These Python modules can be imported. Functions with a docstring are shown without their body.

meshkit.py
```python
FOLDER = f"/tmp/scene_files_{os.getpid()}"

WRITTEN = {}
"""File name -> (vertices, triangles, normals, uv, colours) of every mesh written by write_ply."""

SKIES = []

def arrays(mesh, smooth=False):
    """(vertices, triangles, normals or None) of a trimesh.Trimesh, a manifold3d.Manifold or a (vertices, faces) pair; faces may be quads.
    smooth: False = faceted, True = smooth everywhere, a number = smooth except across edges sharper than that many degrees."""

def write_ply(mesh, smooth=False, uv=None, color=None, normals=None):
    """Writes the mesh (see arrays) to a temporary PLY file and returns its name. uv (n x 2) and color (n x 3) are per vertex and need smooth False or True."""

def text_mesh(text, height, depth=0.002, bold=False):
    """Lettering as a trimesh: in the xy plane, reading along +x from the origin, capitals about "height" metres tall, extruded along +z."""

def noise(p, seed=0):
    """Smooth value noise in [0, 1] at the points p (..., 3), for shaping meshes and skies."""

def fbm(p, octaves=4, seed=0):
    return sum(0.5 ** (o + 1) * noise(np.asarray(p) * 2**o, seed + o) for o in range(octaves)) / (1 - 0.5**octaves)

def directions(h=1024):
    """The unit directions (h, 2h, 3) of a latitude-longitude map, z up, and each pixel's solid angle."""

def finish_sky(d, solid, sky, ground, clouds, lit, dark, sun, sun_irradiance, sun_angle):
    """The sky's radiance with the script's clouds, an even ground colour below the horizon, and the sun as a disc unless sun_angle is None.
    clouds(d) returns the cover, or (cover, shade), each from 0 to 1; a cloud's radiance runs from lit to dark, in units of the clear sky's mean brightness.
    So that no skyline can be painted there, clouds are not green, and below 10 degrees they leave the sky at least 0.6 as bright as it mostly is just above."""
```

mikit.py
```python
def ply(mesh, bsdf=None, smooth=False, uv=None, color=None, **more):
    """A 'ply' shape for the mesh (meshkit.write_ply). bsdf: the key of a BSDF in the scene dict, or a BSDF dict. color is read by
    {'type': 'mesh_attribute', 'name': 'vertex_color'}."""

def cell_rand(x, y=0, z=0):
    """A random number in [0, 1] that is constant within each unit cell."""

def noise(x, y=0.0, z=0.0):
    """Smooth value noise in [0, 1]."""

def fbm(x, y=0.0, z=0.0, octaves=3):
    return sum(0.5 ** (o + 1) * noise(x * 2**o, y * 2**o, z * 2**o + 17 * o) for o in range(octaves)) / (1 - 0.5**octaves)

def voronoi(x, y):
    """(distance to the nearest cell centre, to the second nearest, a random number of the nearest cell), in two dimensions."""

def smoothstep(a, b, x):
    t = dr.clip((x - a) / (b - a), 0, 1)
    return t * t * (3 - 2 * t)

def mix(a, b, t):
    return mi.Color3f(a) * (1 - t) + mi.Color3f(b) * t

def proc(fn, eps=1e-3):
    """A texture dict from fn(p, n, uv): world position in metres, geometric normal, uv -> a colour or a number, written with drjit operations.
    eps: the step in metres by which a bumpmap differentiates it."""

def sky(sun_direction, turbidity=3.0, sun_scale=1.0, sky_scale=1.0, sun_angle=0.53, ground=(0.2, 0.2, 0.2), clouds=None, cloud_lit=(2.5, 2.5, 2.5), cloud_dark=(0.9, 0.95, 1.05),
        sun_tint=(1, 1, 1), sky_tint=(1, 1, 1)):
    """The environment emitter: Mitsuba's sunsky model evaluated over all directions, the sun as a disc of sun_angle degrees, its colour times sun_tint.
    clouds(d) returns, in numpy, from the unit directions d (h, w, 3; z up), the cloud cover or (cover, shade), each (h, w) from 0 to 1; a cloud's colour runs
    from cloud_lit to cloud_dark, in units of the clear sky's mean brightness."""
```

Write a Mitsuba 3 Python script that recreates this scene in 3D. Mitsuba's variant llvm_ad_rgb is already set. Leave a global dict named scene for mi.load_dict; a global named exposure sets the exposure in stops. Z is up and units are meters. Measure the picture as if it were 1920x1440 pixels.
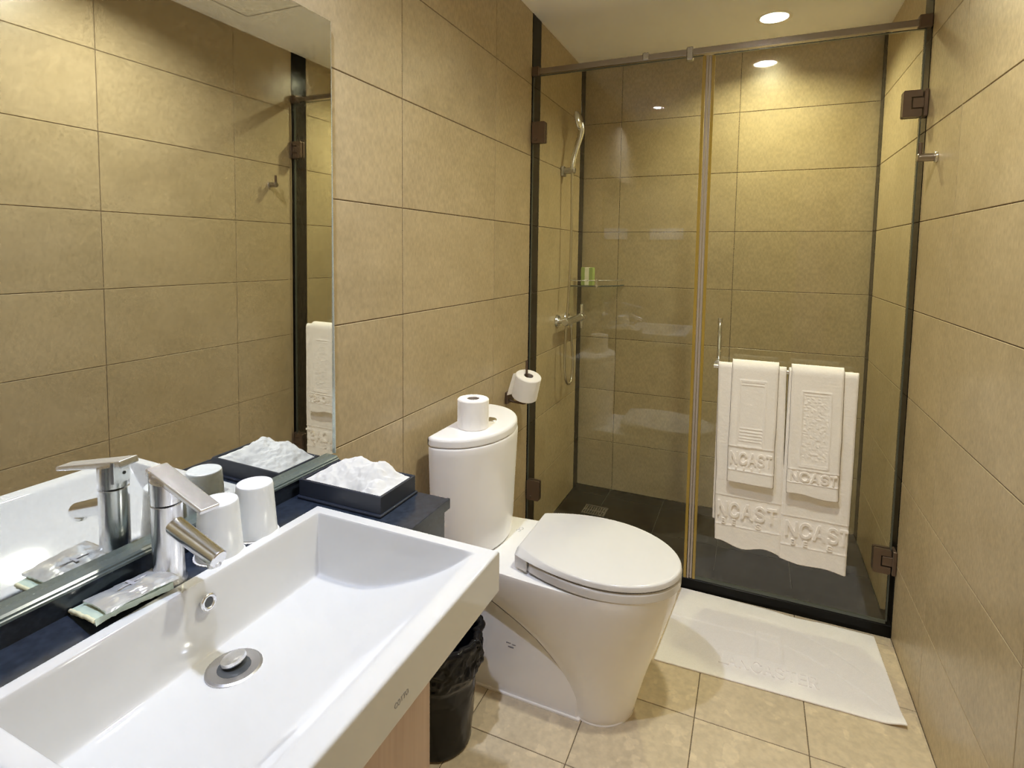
import math, random
import numpy as np
import trimesh, drjit as dr
import shapely.geometry as sg
import manifold3d as m3
import mitsuba as mi
import mikit, meshkit
from mikit import proc, noise, fbm, cell_rand, smoothstep, mix

T = mi.ScalarTransform4f
scene, labels = {}, {}
rng = np.random.default_rng(7)
PI = math.pi

# ---------------------------------------------------------------- camera, lights, exposure
EYE = np.array([0.9186, 0.0, 1.3683])
C_RIGHT = np.array([0.91548191, 0.40215877, 0.0126959])
C_DOWN = np.array([0.04254355, -0.06537377, -0.99695352])
C_FWD = np.array([-0.40010363, 0.91323304, -0.07695777])
scene['camera'] = {'type': 'perspective', 'fov_axis': 'x', 'fov': math.degrees(2 * math.atan(960 / 1036.38)),
                   'principal_point_offset_x': 0.0, 'principal_point_offset_y': (720 - 552.95) / 1440,
                   'near_clip': 0.02, 'far_clip': 50.0,
                   'to_world': T().look_at(origin=EYE.tolist(), target=(EYE + C_FWD).tolist(), up=(-C_DOWN).tolist())}
exposure = 3.27
# the three recessed ceiling lights: place (x, y), lens radius, radiance
#          place          lens radius, aperture radius, recess depth, radiance
LAMPS = [((0.95, 2.72), (.042, .0565, .036), (90., 85., 55.), 'shower'),
         ((0.924, 1.24), (.043, .0565, .026), (104., 102., 87.), 'room'),
         ((0.25, 0.53), (.026, .0340, .031), (262., 292., 372.), 'basin')]
CEIL, W, D, YF, YG = 2.395, 1.4236, 3.0958, -0.16, 2.290

# ---------------------------------------------------------------- helpers
def num(name):
    if name not in scene and name not in labels and not any(k.startswith(name + '__') for k in scene): return name
    i = 1
    while True:
        k = f'{name}_{i:03d}'
        if k not in scene and k not in labels and not any(q.startswith(k + '__') for q in scene): return k
        i += 1

def obj(name, mesh, bsdf, parent=None, smooth=False, label=None, **kw):
    key = num((parent + '__' if parent else '') + name)
    scene[key] = mikit.ply(mesh, bsdf, smooth=smooth, **kw)
    if label: labels[key] = {'label': label}
    return key

def thing(name, label, cat, group=None):
    key = num(name)
    labels[key] = {'label': label, 'category': cat}
    if group: labels[key]['group'] = group
    return key

def one(name, mesh, bsdf, label, cat, smooth=False, group=None, **kw):
    key = obj(name, mesh, bsdf, None, smooth, **kw)
    labels[key] = {'label': label, 'category': cat}
    if group: labels[key]['group'] = group
    return key

def struct(name, mesh, bsdf, label, smooth=False):
    key = obj(name, mesh, bsdf, None, smooth)
    labels[key] = {'label': label, 'category': name.split('_')[0], 'kind': 'structure'}
    return key

cat = trimesh.util.concatenate
def box(x0, x1, y0, y1, z0, z1):
    m = trimesh.creation.box((x1 - x0, y1 - y0, z1 - z0)); m.apply_translation(((x0 + x1) / 2, (y0 + y1) / 2, (z0 + z1) / 2)); return m

def cbox(x0, x1, y0, y1, z0, z1, c=0.002):
    """box with chamfered edges"""
    P = []
    for x, sx in ((x0, 1), (x1, -1)):
        for y, sy in ((y0, 1), (y1, -1)):
            for z, sz in ((z0, 1), (z1, -1)):
                P += [(x + sx * c, y + sy * c, z), (x + sx * c, y, z + sz * c), (x, y + sy * c, z + sz * c)]
    return trimesh.convex.convex_hull(np.array(P))

def rbox(x0, x1, y0, y1, z0, z1, r=0.005, seg=6):
    s = trimesh.creation.uv_sphere(r, count=[seg + 1, 2 * seg]).vertices
    P = [s + [x, y, z] for x in (x0 + r, x1 - r) for y in (y0 + r, y1 - r) for z in (z0 + r, z1 - r)]
    return trimesh.convex.convex_hull(np.vstack(P))

def cyl(p, q, r, r2=None, n=32, c=0.0):
    """capped cylinder or cone from p to q with optional rounded rim"""
    p, q = np.asarray(p, float), np.asarray(q, float)
    r2 = r if r2 is None else r2
    h = np.linalg.norm(q - p)
    pr = [(0, 0), (r - c, 0), (r, c), (r2, h - c), (r2 - c, h), (0, h)] if c else [(0, 0), (r, 0), (r2, h), (0, h)]
    return orient(lathe(pr, n), p, q - p)

def lathe(profile, n=48):
    return trimesh.creation.revolve(np.array(profile, float), sections=n)

def orient(m, at, d):
    d = np.asarray(d, float) / np.linalg.norm(d)
    R = trimesh.geometry.align_vectors([0, 0, 1], d)
    m = m.copy(); m.apply_transform(R); m.apply_translation(at); return m

def move(m, x=0, y=0, z=0):
    m = m.copy(); m.apply_translation((x, y, z)); return m

def tube(path, r, n=12, cap=True):
    p = np.asarray(path, float)
    r = np.broadcast_to(np.asarray(r, float), (len(p),))
    t = np.gradient(p, axis=0); t /= np.linalg.norm(t, axis=1, keepdims=True) + 1e-12
    a = np.cross(t[0], [0, 0, 1.0]) if abs(t[0][2]) < .9 else np.cross(t[0], [1.0, 0, 0])
    A = []
    for k in range(len(p)):
        a = a - (a @ t[k]) * t[k]; a = a / np.linalg.norm(a); A.append(a)
    A = np.array(A); B = np.cross(t, A)
    ang = np.arange(n) * 2 * PI / n
    v = p[:, None] + r[:, None, None] * (np.cos(ang)[None, :, None] * A[:, None] + np.sin(ang)[None, :, None] * B[:, None])
    V = v.reshape(-1, 3); F = []
    for i in range(len(p) - 1):
        for j in range(n):
            a0, b0 = i * n + j, i * n + (j + 1) % n
            F += [(a0, b0, b0 + n), (a0, b0 + n, a0 + n)]
    if cap:
        V = np.vstack([V, p[0], p[-1]]); c0, c1 = len(V) - 2, len(V) - 1; L = (len(p) - 1) * n
        for j in range(n):
            F += [(c0, (j + 1) % n, j), (c1, L + j, L + (j + 1) % n)]
    m = trimesh.Trimesh(V, F, process=False)
    if m.volume < 0: m.invert()
    return m

def smooth_path(pts, n=60):
    from scipy.interpolate import CubicSpline
    p = np.array(pts, float); s = np.r_[0, np.cumsum(np.linalg.norm(np.diff(p, axis=0), axis=1))]
    return CubicSpline(s, p)(np.linspace(0, s[-1], n))

def loft(rings, cap=True):
    """rings: list of (n,3) closed rings, bottom to top"""
    n = len(rings[0]); V = np.vstack(rings); F = []
    for i in range(len(rings) - 1):
        a = i * n + np.arange(n); b = i * n + (np.arange(n) + 1) % n
        F.append(np.stack([a, b, b + n], 1)); F.append(np.stack([a, b + n, a + n], 1))
    if cap:
        V = np.vstack([V, rings[0].mean(0), rings[-1].mean(0)]); c0, c1 = len(V) - 2, len(V) - 1
        j = np.arange(n); k = (j + 1) % n; L = (len(rings) - 1) * n
        F.append(np.stack([np.full(n, c0), k, j], 1)); F.append(np.stack([np.full(n, c1), L + j, L + k], 1))
    m = trimesh.Trimesh(V, np.vstack(F), process=False)
    if m.volume < 0: m.invert()
    return m

def slab(outline, z0, z1, r=0.006, seg=5, rb=None):
    """closed outline (n,2) as a slab with rounded top (and bottom) rim, inset along outline normals"""
    o = np.asarray(outline, float); 
    e = np.roll(o, -1, 0) - np.roll(o, 1, 0); nrm = np.stack([e[:, 1], -e[:, 0]], 1); nrm /= np.linalg.norm(nrm, axis=1, keepdims=True) + 1e-12
    if sg.Polygon(o).exterior.is_ccw is False: nrm = -nrm
    rb = r if rb is None else rb
    rings = []
    for a in np.linspace(-PI / 2, 0, seg) if rb else [0]:
        rings.append(np.c_[o - nrm * rb * (1 - math.cos(a)), np.full(len(o), z0 + rb * (1 + math.sin(a)))])
    for a in np.linspace(0, PI / 2, seg) if r else [0]:
        rings.append(np.c_[o - nrm * r * (1 - math.cos(a)), np.full(len(o), z1 - r * (1 - math.sin(a)))])
    return loft(rings)

def sheet(P, t):
    """grid of points (n,m,3) thickened by t along minus its normals, closed at the rim"""
    n, m = P.shape[:2]
    du, dv = np.gradient(P, axis=0), np.gradient(P, axis=1)
    N = np.cross(du, dv); N /= np.linalg.norm(N, axis=2, keepdims=True) + 1e-12
    Q = P - N * np.asarray(t)[..., None] if np.ndim(t) else P - N * t
    V = np.vstack([P.reshape(-1, 3), Q.reshape(-1, 3)]); o = n * m
    i, j = np.meshgrid(np.arange(n - 1), np.arange(m - 1), indexing='ij'); a = (i * m + j).ravel()
    F = [np.stack([a, a + m, a + m + 1], 1), np.stack([a, a + m + 1, a + 1], 1), np.stack([o + a, o + a + m + 1, o + a + m], 1), np.stack([o + a, o + a + 1, o + a + m + 1], 1)]
    rim = np.concatenate([np.arange(m), np.arange(1, n) * m + m - 1, (n - 1) * m + np.arange(m - 2, -1, -1), np.arange(n - 2, 0, -1) * m])
    r2 = np.roll(rim, -1)
    F += [np.stack([rim, r2, r2 + o], 1), np.stack([rim, r2 + o, rim + o], 1)]
    me = trimesh.Trimesh(V, np.vstack(F), process=False)
    if me.volume < 0: me.invert()
    return me

def bumpy(p, scale, amp, seed=0, octaves=3):
    return (meshkit.fbm(np.asarray(p) * scale, octaves, seed) - .5) * 2 * amp

def text_on(text, height, depth, origin, right, up, bold=False, width=None):
    m = meshkit.text_mesh(text, height, depth, bold)
    right, up = np.array(right, float), np.array(up, float)
    right /= np.linalg.norm(right); up /= np.linalg.norm(up)
    v = m.vertices.copy(); v[:, 0] -= v[:, 0].min()
    if width: v[:, 0] *= width / v[:, 0].max()
    m.vertices = np.asarray(origin) + v[:, :1] * right + v[:, 1:2] * up + v[:, 2:] * np.cross(right, up)
    return m

# ---------------------------------------------------------------- materials
def rgb(*c): return {'type': 'rgb', 'value': list(c)}
def pbr(color, rough=.4, metal=0., spec=.5, **kw):
    return {'type': 'principled', 'base_color': rgb(*color) if isinstance(color, (tuple, list)) else color, 'roughness': rough, 'metallic': metal, 'specular': spec, **kw}

def wall_tile(p, n, uv):
    side = abs(n.x) > .5
    a = dr.select(side, (p.y - 1.3191) / .604, (p.x - .2104) / .604) + 20
    b = (p.z - 1.1864) / .302 + 20
    k = dr.select(side, dr.select(n.x > 0, 1., 2.), 3.)
    r = cell_rand(dr.floor(a * 2), dr.floor(b), k)
    r2 = cell_rand(dr.floor(a), dr.floor(b), k + 7)
    q = p + r2 * 5
    f1 = fbm(q.x * 9, q.y * 9, q.z * 9, 4)
    f2 = fbm(q.x * 150, q.y * 150, q.z * 70, 3)
    f3 = smoothstep(.56, .66, fbm(q.x * 4 + 9, q.y * 4, q.z * 4, 4))
    v = .85 + .12 * (f1 - .5) + .30 * (f2 - .5) + .07 * (r2 - .5) - .05 * f3
    return mix((.420, .332, .192), (.440, .355, .220), f1) * v * 1.13
def floor_tile(p, n, uv):
    a, b = (p.x - .5089) / .302 + 20, (p.y - 1.6324) / .302 + 20
    r = cell_rand(dr.floor(a), dr.floor(b), 5)
    q = p + r * 7
    f1 = fbm(q.x * 10, q.y * 10, q.z, 4)
    f2 = fbm(q.x * 80, q.y * 80, 3, 3)
    vein = smoothstep(.60, .68, fbm(q.x * 22 + 5, q.y * 22, 2, 4))
    v = .94 + .16 * (f1 - .5) + .24 * (f2 - .5) + .08 * (r - .5) + .14 * vein
    return mi.Color3f(.60, .50, .345) * v
def dark_tile(p, n, uv):
    f = fbm(p.x * 30, p.y * 30, p.z * 30, 4)
    return mi.Color3f(.007, .007, .0065) * (.7 + .8 * f)
def stone_navy(p, n, uv):
    f = fbm(p.x * 120, p.y * 120, p.z * 120, 3)
    return mi.Color3f(.018, .024, .038) * (.6 + .9 * f)
def wood(p, n, uv):
    g = fbm(p.y * 90 + 4 * fbm(p.y * 5, p.z * 2, 1, 2), p.z * 4, p.x * 60, 4)
    return mix((.50, .36, .31), (.66, .52, .46), g)
def terry(p, n, uv):
    f = fbm(p.x * 420, p.y * 420, p.z * 420, 2)
    return mi.Color3f(.87, .84, .80) * (.93 + .14 * f)

B = scene
B['m_tile'] = {'type': 'principled', 'base_color': proc(wall_tile), 'roughness': .33, 'specular': .45}
B['m_grout'] = pbr((.15, .115, .075), .9, spec=.1)
B['m_floor'] = {'type': 'principled', 'base_color': proc(floor_tile), 'roughness': .36, 'specular': .4}
B['m_floor_grout'] = pbr((.16, .125, .085), .9, spec=.1)
B['m_dark'] = {'type': 'principled', 'base_color': proc(dark_tile), 'roughness': .45, 'specular': .12}
B['m_dark_grout'] = pbr((.10, .10, .09), .9, spec=.1)
B['m_black'] = pbr((.006, .0055, .005), .22, spec=.09)
B['m_black_line'] = pbr((.05, .045, .035), .6)
B['m_ceiling'] = pbr((.93, .945, .96), .8, spec=.15)
B['m_ceramic'] = pbr((.87, .865, .86), .07, spec=.5)
B['m_seat'] = pbr((.70, .695, .69), .12, spec=.5)
B['m_basin'] = pbr((.61, .612, .61), .07, spec=.5)
B['m_chrome'] = {'type': 'roughconductor', 'distribution': 'ggx', 'alpha': .05, 'material': 'none', 'specular_reflectance': rgb(.86, .865, .88)}
B['m_lever'] = pbr((.90, .90, .92), .36, metal=.9)
B['m_satin'] = {'type': 'roughconductor', 'distribution': 'ggx', 'alpha': .16, 'material': 'none', 'specular_reflectance': rgb(.50, .49, .49)}
B['m_bronze'] = pbr((.135, .095, .07), .36, metal=.6)
B['m_rail'] = pbr((.33, .29, .26), .28, metal=.95)
B['m_mirror'] = {'type': 'twosided', 'bsdf': {'type': 'conductor', 'material': 'none', 'specular_reflectance': rgb(.87, .89, .86)}}
B['m_mirror_edge'] = pbr((.55, .60, .55), .15, metal=.5)
B['m_glass'] = {'type': 'thindielectric', 'int_ior': 1.5, 'specular_transmittance': rgb(.95, .97, .92)}
B['m_glass_edge'] = pbr((.055, .065, .055), .15, spec=.6)
B['m_shelf_glass'] = {'type': 'thindielectric', 'int_ior': 1.52, 'specular_transmittance': rgb(.80, .90, .82)}
B['m_seal'] = pbr((.33, .225, .04), .2, spec=.6)
B['m_seal_mid'] = pbr((.36, .31, .27), .3, spec=.6)
B['m_counter'] = {'type': 'principled', 'base_color': proc(stone_navy), 'roughness': .17, 'specular': .5}
B['m_leather'] = pbr((.019, .024, .038), .42, spec=.45)
B['m_ledge'] = pbr((.10, .125, .12), .2, spec=.6)
B['m_wood'] = {'type': 'principled', 'base_color': proc(wood), 'roughness': .38, 'specular': .4}
B['m_terry'] = {'type': 'principled', 'base_color': proc(terry), 'roughness': .95, 'specular': .08, 'sheen': .3}
B['m_mat'] = {'type': 'principled', 'base_color': proc(lambda p, n, uv: mi.Color3f(.87, .85, .83) * (.95 + .10 * fbm(p.x * 420, p.y * 420, p.z * 420, 2))), 'roughness': .95, 'specular': .08}
B['m_paper'] = pbr((.83, .81, .78), .9, spec=.1)
B['m_core'] = pbr((.30, .25, .21), .9)
B['m_tissue'] = pbr((.60, .60, .585), .9, spec=.1)
B['m_cup'] = pbr((.68, .70, .71), .22, spec=.5)
B['m_bag'] = pbr((.003, .0035, .005), .11, spec=.28)
B['m_plastic_black'] = pbr((.012, .012, .013), .3)
B['m_card_green'] = pbr((.50, .60, .50), .35)
B['m_card_cream'] = pbr((.70, .68, .46), .4)
B['m_foil'] = pbr((.72, .74, .74), .16, metal=.55)
B['m_ink_and_shade'] = pbr((.22, .22, .24), .5)  # print ink; also the painted shadow gaps of the toilet seat
B['m_ink_pale'] = pbr((.42, .42, .44), .5)
B['m_hole'] = pbr((.05, .055, .06), .3)
B['m_white_plastic'] = pbr((.78, .78, .76), .3)
B['m_box_green'] = pbr((.30, .40, .12), .5)
B['m_box_white'] = pbr((.75, .75, .62), .5)
B['m_hose'] = pbr((.62, .58, .48), .22, metal=.95)
B['m_caulk'] = pbr((.88, .85, .78), .5)
B['m_reflector'] = pbr((.88, .87, .85), .7)
B['m_trim_white'] = pbr((.85, .84, .82), .4)

for k_ in ('m_chrome', 'm_satin', 'm_rail', 'm_lever', 'm_hose'):
    B[k_] = {'type': 'twosided', 'bsdf': B[k_]}
# ---------------------------------------------------------------- the room shell
G, TH = 0.0013, 0.009     # half joint, tile thickness
def tile_box(plane, at, sign, a0, a1, b0, b1, c=.0011):
    """chamfered tile: plane 'x','y','z'; at = face coordinate; sign = outward direction"""
    back, cz = at - sign * TH, at - sign * c
    P = []
    for a, sa in ((a0, 1), (a1, -1)):
        for b, sb in ((b0, 1), (b1, -1)):
            P += [(back, a, b), (cz, a, b), (at, a + sa * c, b + sb * c)]
    P = np.array(P)
    if plane == 'x': P = P[:, [0, 1, 2]]
    elif plane == 'y': P = P[:, [1, 0, 2]]
    else: P = P[:, [1, 2, 0]]
    return trimesh.convex.convex_hull(P)

ROWS = sorted({0.0, CEIL} | {round(1.1864 + .302 * k, 4) for k in range(-8, 8) if .02 < 1.1864 + .302 * k < CEIL - .02})
def rows(): return list(zip(ROWS[:-1], ROWS[1:]))
def cuts(lo, hi, start, step):
    c = [start + step * k for k in range(-30, 30)]
    c = [lo] + [v for v in c if lo + .012 < v < hi - .012] + [hi]
    return list(zip(c[:-1], c[1:]))

def tiled(parent, plane, at, sign, cols, bsdf='m_tile', name='tile'):
    for a0, a1 in cols:
        for b0, b1 in rows():
            obj(name, tile_box(plane, at, sign, a0 + G, a1 - G, b0 + (G if b0 > 0 else 0), b1 - (G if b1 < CEIL else 0)), bsdf, parent)

S0, S1, K0 = 2.285, 2.388, 3.022    # black strips beside the glass; corner strips
struct('wall_left', box(-.06, -.0022, YF - .06, D + .06, 0, CEIL + .05), 'm_grout', 'beige stone-look tiled wall with the mirror, toilet tank and shower mixer')
struct('wall_right', box(W + .0022, W + .06, YF - .06, D + .06, 0, CEIL + .05), 'm_grout', 'beige stone-look tiled wall on the right with the clothes hook')
struct('wall_back', box(-.0022, W + .0022, D + .0022, D + .06, 0, CEIL + .05), 'm_grout', 'beige stone-look tiled end wall inside the shower')
struct('wall_front', box(-.0022, W + .0022, YF - .06, YF - .0022, 0, CEIL + .05), 'm_grout', 'beige tiled wall opposite the shower, seen reflected in the glass')
tiled('wall_left', 'x', 0., 1, cuts(YF, S0, 1.3191, .604) + [(S1, K0)])
tiled('wall_right', 'x', W, -1, cuts(YF, S0, 1.9279, .604) + [(S1, K0)])
tiled('wall_back', 'y', D, -1, [(0.0, .2104), (.2104, .8146), (.8146, W)])
tiled('wall_front', 'y', YF, 1, cuts(0, W, .2104, .604))
def strip(name, x, sgn, y0, y1, label):
    struct(name, box(x - sgn * .0, x - sgn * .0022, y0, y1, 0, CEIL) if False else box(min(x - sgn * .009, x - sgn * .003), max(x - sgn * .009, x - sgn * .003), y0, y1, 0, CEIL), 'm_black_line', label)
    for b0, b1 in rows():
        obj('stone_piece', tile_box('x', x + sgn * .0015, sgn, y0 + .0004, y1 - .0004, b0 + (.0008 if b0 > 0 else 0), b1 - (.0008 if b1 < CEIL else 0), .0015), 'm_black', name)
strip('trim_1', 0., 1, S0, S1, 'black polished stone strip on the left wall beside the fixed glass')
strip('trim_2', W, -1, S0, S1, 'black polished stone strip on the right wall beside the glass door')
strip('trim_3', 0., 1, K0, D, 'black stone strip in the rear left corner of the shower')
strip('trim_4', W, -1, K0, D, 'black stone strip in the rear right corner of the shower')

# floors
struct('floor', box(-.002, W + .002, YF, S1 + .0, -.06, -.0022), 'm_floor_grout', 'beige square-tiled bathroom floor')
FX, FY = cuts(0, W, .5089, .302), cuts(YF, S0, 1.6324, .302)
for a0, a1 in FX:
    for b0, b1 in FY:
        obj('tile', tile_box('z', 0., 1, a0 + G, a1 - G, b0 + G, b1 - G), 'm_floor', 'floor')
struct('shower_floor', box(0, W, S1, D, -.06, -.0022), 'm_dark_grout', 'near-black square-tiled shower floor')
labels['shower_floor']['category'] = 'floor'
for a0, a1 in FX:
    for b0, b1 in cuts(S1, D, 2.388 + .302, .302):
        obj('tile', tile_box('z', 0., 1, a0 + .001, a1 - .001, b0 + .001, b1 - .001), 'm_dark', 'shower_floor')
struct('trim_5', cbox(0, W, S0 - .003, S1, 0, .046, .002), 'm_black', 'black stone threshold along the foot of the shower glass')

# ceiling with three recesses and an access panel
cm = m3.Manifold.cube((W + .12, D - YF + .12, .08)).translate((-.06, YF - .06, CEIL))
for (lx, ly), (lr, la, ld), _, _ in LAMPS:
    cm = cm - m3.Manifold.cylinder(.065, la + .005, la + .005, 48).translate((lx, ly, CEIL - .01))
PX0, PX1, PY0, PY1 = .80, 1.262, 1.43, 1.872
cm = cm - (m3.Manifold.cube((PX1 - PX0, PY1 - PY0, .02)).translate((PX0, PY0, CEIL - .01)) - m3.Manifold.cube((PX1 - PX0 - .016, PY1 - PY0 - .016, .04)).translate((PX0 + .008, PY0 + .008, CEIL - .02)))
struct('ceiling', cm, 'm_ceiling', 'plain matt ceiling with recessed lights')
fr = sg.box(PX0, PY0, PX1, PY1).difference(sg.box(PX0 + .008, PY0 + .008, PX1 - .008, PY1 - .008))
fm = trimesh.creation.extrude_polygon(fr, .006); fm.apply_translation((0, 0, CEIL + .003))
one('access_panel', fm, 'm_grout', 'square access panel joint in the ceiling, seen in the mirror', 'hatch')

LL = {'shower': 'bright warm round downlight in the ceiling of the shower', 'room': 'round downlight in the ceiling before the glass, seen reflected in the shower door',
      'basin': 'small bright downlight above the washbasin, seen reflected in the fixed glass'}
for (lx, ly), (lr, la, ld), rad, nm in LAMPS:
    t = thing('ceiling_light', LL[nm], 'light', 'round ceiling downlights')
    tr = lathe([(la, .0), (la + .003, -.0025), (la + .0140, -.0025), (la + .016, -.0010), (la + .016, .0), (la, .0)], 64)
    obj('trim', move(tr, lx, ly, CEIL), 'm_trim_white', t, 40)
    rf = lathe([(la, 0), (la + .001, .0), (lr + .003, ld), (lr, ld), (la, 0)], 64)
    obj('reflector', move(rf, lx, ly, CEIL), 'm_reflector', t, 40)
    n = 48; a = np.arange(n) * 2 * PI / n
    V = np.vstack([np.c_[lx + lr * np.cos(a), ly + lr * np.sin(a), np.full(n, CEIL + ld - .003)], [[lx, ly, CEIL + ld - .003]]])
    F = np.stack([np.full(n, n), (np.arange(n) + 1) % n, np.arange(n)], 1)
    k = obj('lens', trimesh.Trimesh(V, F, process=False), 'm_trim_white', t)
    scene[k]['emitter'] = {'type': 'area', 'radiance': rgb(*rad)}

# ---------------------------------------------------------------- shower enclosure
def pane(x0, x1, z0, z1, y=YG):
    V = np.array([(x0, y, z0), (x1, y, z0), (x1, y, z1), (x0, y, z1)]); return trimesh.Trimesh(V, [[0, 1, 2], [0, 2, 3]], process=False)
XS = .722
def hw(x0, x1, y0, y1, z0, z1, r=.006):
    """plate with rounded corners in the xz plane"""
    p = sg.box(x0 + r, z0 + r, x1 - r, z1 - r).buffer(r, quad_segs=6); m = trimesh.creation.extrude_polygon(p, y1 - y0)
    v = m.vertices; m.vertices = np.c_[v[:, 0], y1 - v[:, 2], v[:, 1]]; return m
fs = thing('glass_screen', 'fixed clear glass shower panel between the toilet and the left wall', 'shower screen')
obj('glass', pane(.008, XS - .014, .052, 2.128), 'm_glass', fs)
obj('edge', box(.004, .008, YG - .005, YG + .005, .05, 2.128), 'm_glass_edge', fs)
obj('edge', box(.008, XS - .014, YG - .005, YG + .005, 2.127, 2.130), 'm_glass_edge', fs)
obj('edge', box(.008, XS - .014, YG - .005, YG + .005, .046, .052), 'm_glass_edge', fs)
for z0 in (1.842, .243):
    c = obj('clip', cat([hw(.006, .066, YG - .016, YG - .003, z0, z0 + .091), hw(.006, .066, YG + .003, YG + .014, z0, z0 + .091)]), 'm_bronze', fs, label='brown metal clip plate')
    obj('screw', cyl((.024, YG - .016, z0 + .016), (.024, YG - .020, z0 + .016), .008, .006, 20), 'm_bronze', c, 30)
obj('seal', box(XS - .019, XS - .0085, YG - .007, YG + .007, .046, 2.127), 'm_seal', fs, label='yellowed vertical edge seal')
obj('magnet_strip', cbox(XS - .006, XS + .0025, YG - .008, YG + .008, .046, 2.127, .002), 'm_seal_mid', fs)

dv = thing('shower_door', 'clear glass shower door with brown hinges and a towel bar full of towels', 'shower door')
X1 = 1.404
obj('glass', pane(XS + .0255, X1, .058, 2.126), 'm_glass', dv)
obj('edge', box(X1, X1 + .004, YG - .005, YG + .005, .058, 2.126), 'm_glass_edge', dv)
obj('edge', box(XS + .02, X1, YG - .005, YG + .005, 2.125, 2.128), 'm_glass_edge', dv)
obj('sweep', box(XS + .02, X1, YG - .004, YG + .004, .047, .058), 'm_glass_edge', dv)
obj('magnet_strip', cbox(XS + .0045, XS + .0135, YG - .008, YG + .008, .048, 2.124, .002), 'm_seal_mid', dv)
obj('seal', box(XS + .0155, XS + .0255, YG - .007, YG + .007, .048, 2.124), 'm_seal', dv, label='yellowed vertical edge seal')
for z0 in (1.838, .240):
    h = sg.box(1.352, z0, 1.406, z0 + .088).buffer(-.006).buffer(.006, quad_segs=5)
    notch = sg.box(1.3755, z0 + .026, 1.42, z0 + .066)
    pl = h.difference(notch)
    ms = []
    for y0, y1 in ((YG - .018, YG - .003), (YG + .003, YG + .016)):
        m = trimesh.creation.extrude_polygon(pl, y1 - y0); v = m.vertices; m.vertices = np.c_[v[:, 0], y1 - v[:, 2], v[:, 1]]; ms.append(m)
    hk = obj('hinge', cat(ms), 'm_bronze', dv, label='brown metal hinge, one leaf on the glass and one on the wall')
    obj('leaf', cat([cbox(1.3790, 1.412, YG - .017, YG + .015, z0 + .029, z0 + .063, .0015), cbox(1.410, W - .0018, YG - .024, YG + .024, z0 + .0, z0 + .088, .0015)]), 'm_bronze', hk)
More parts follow.
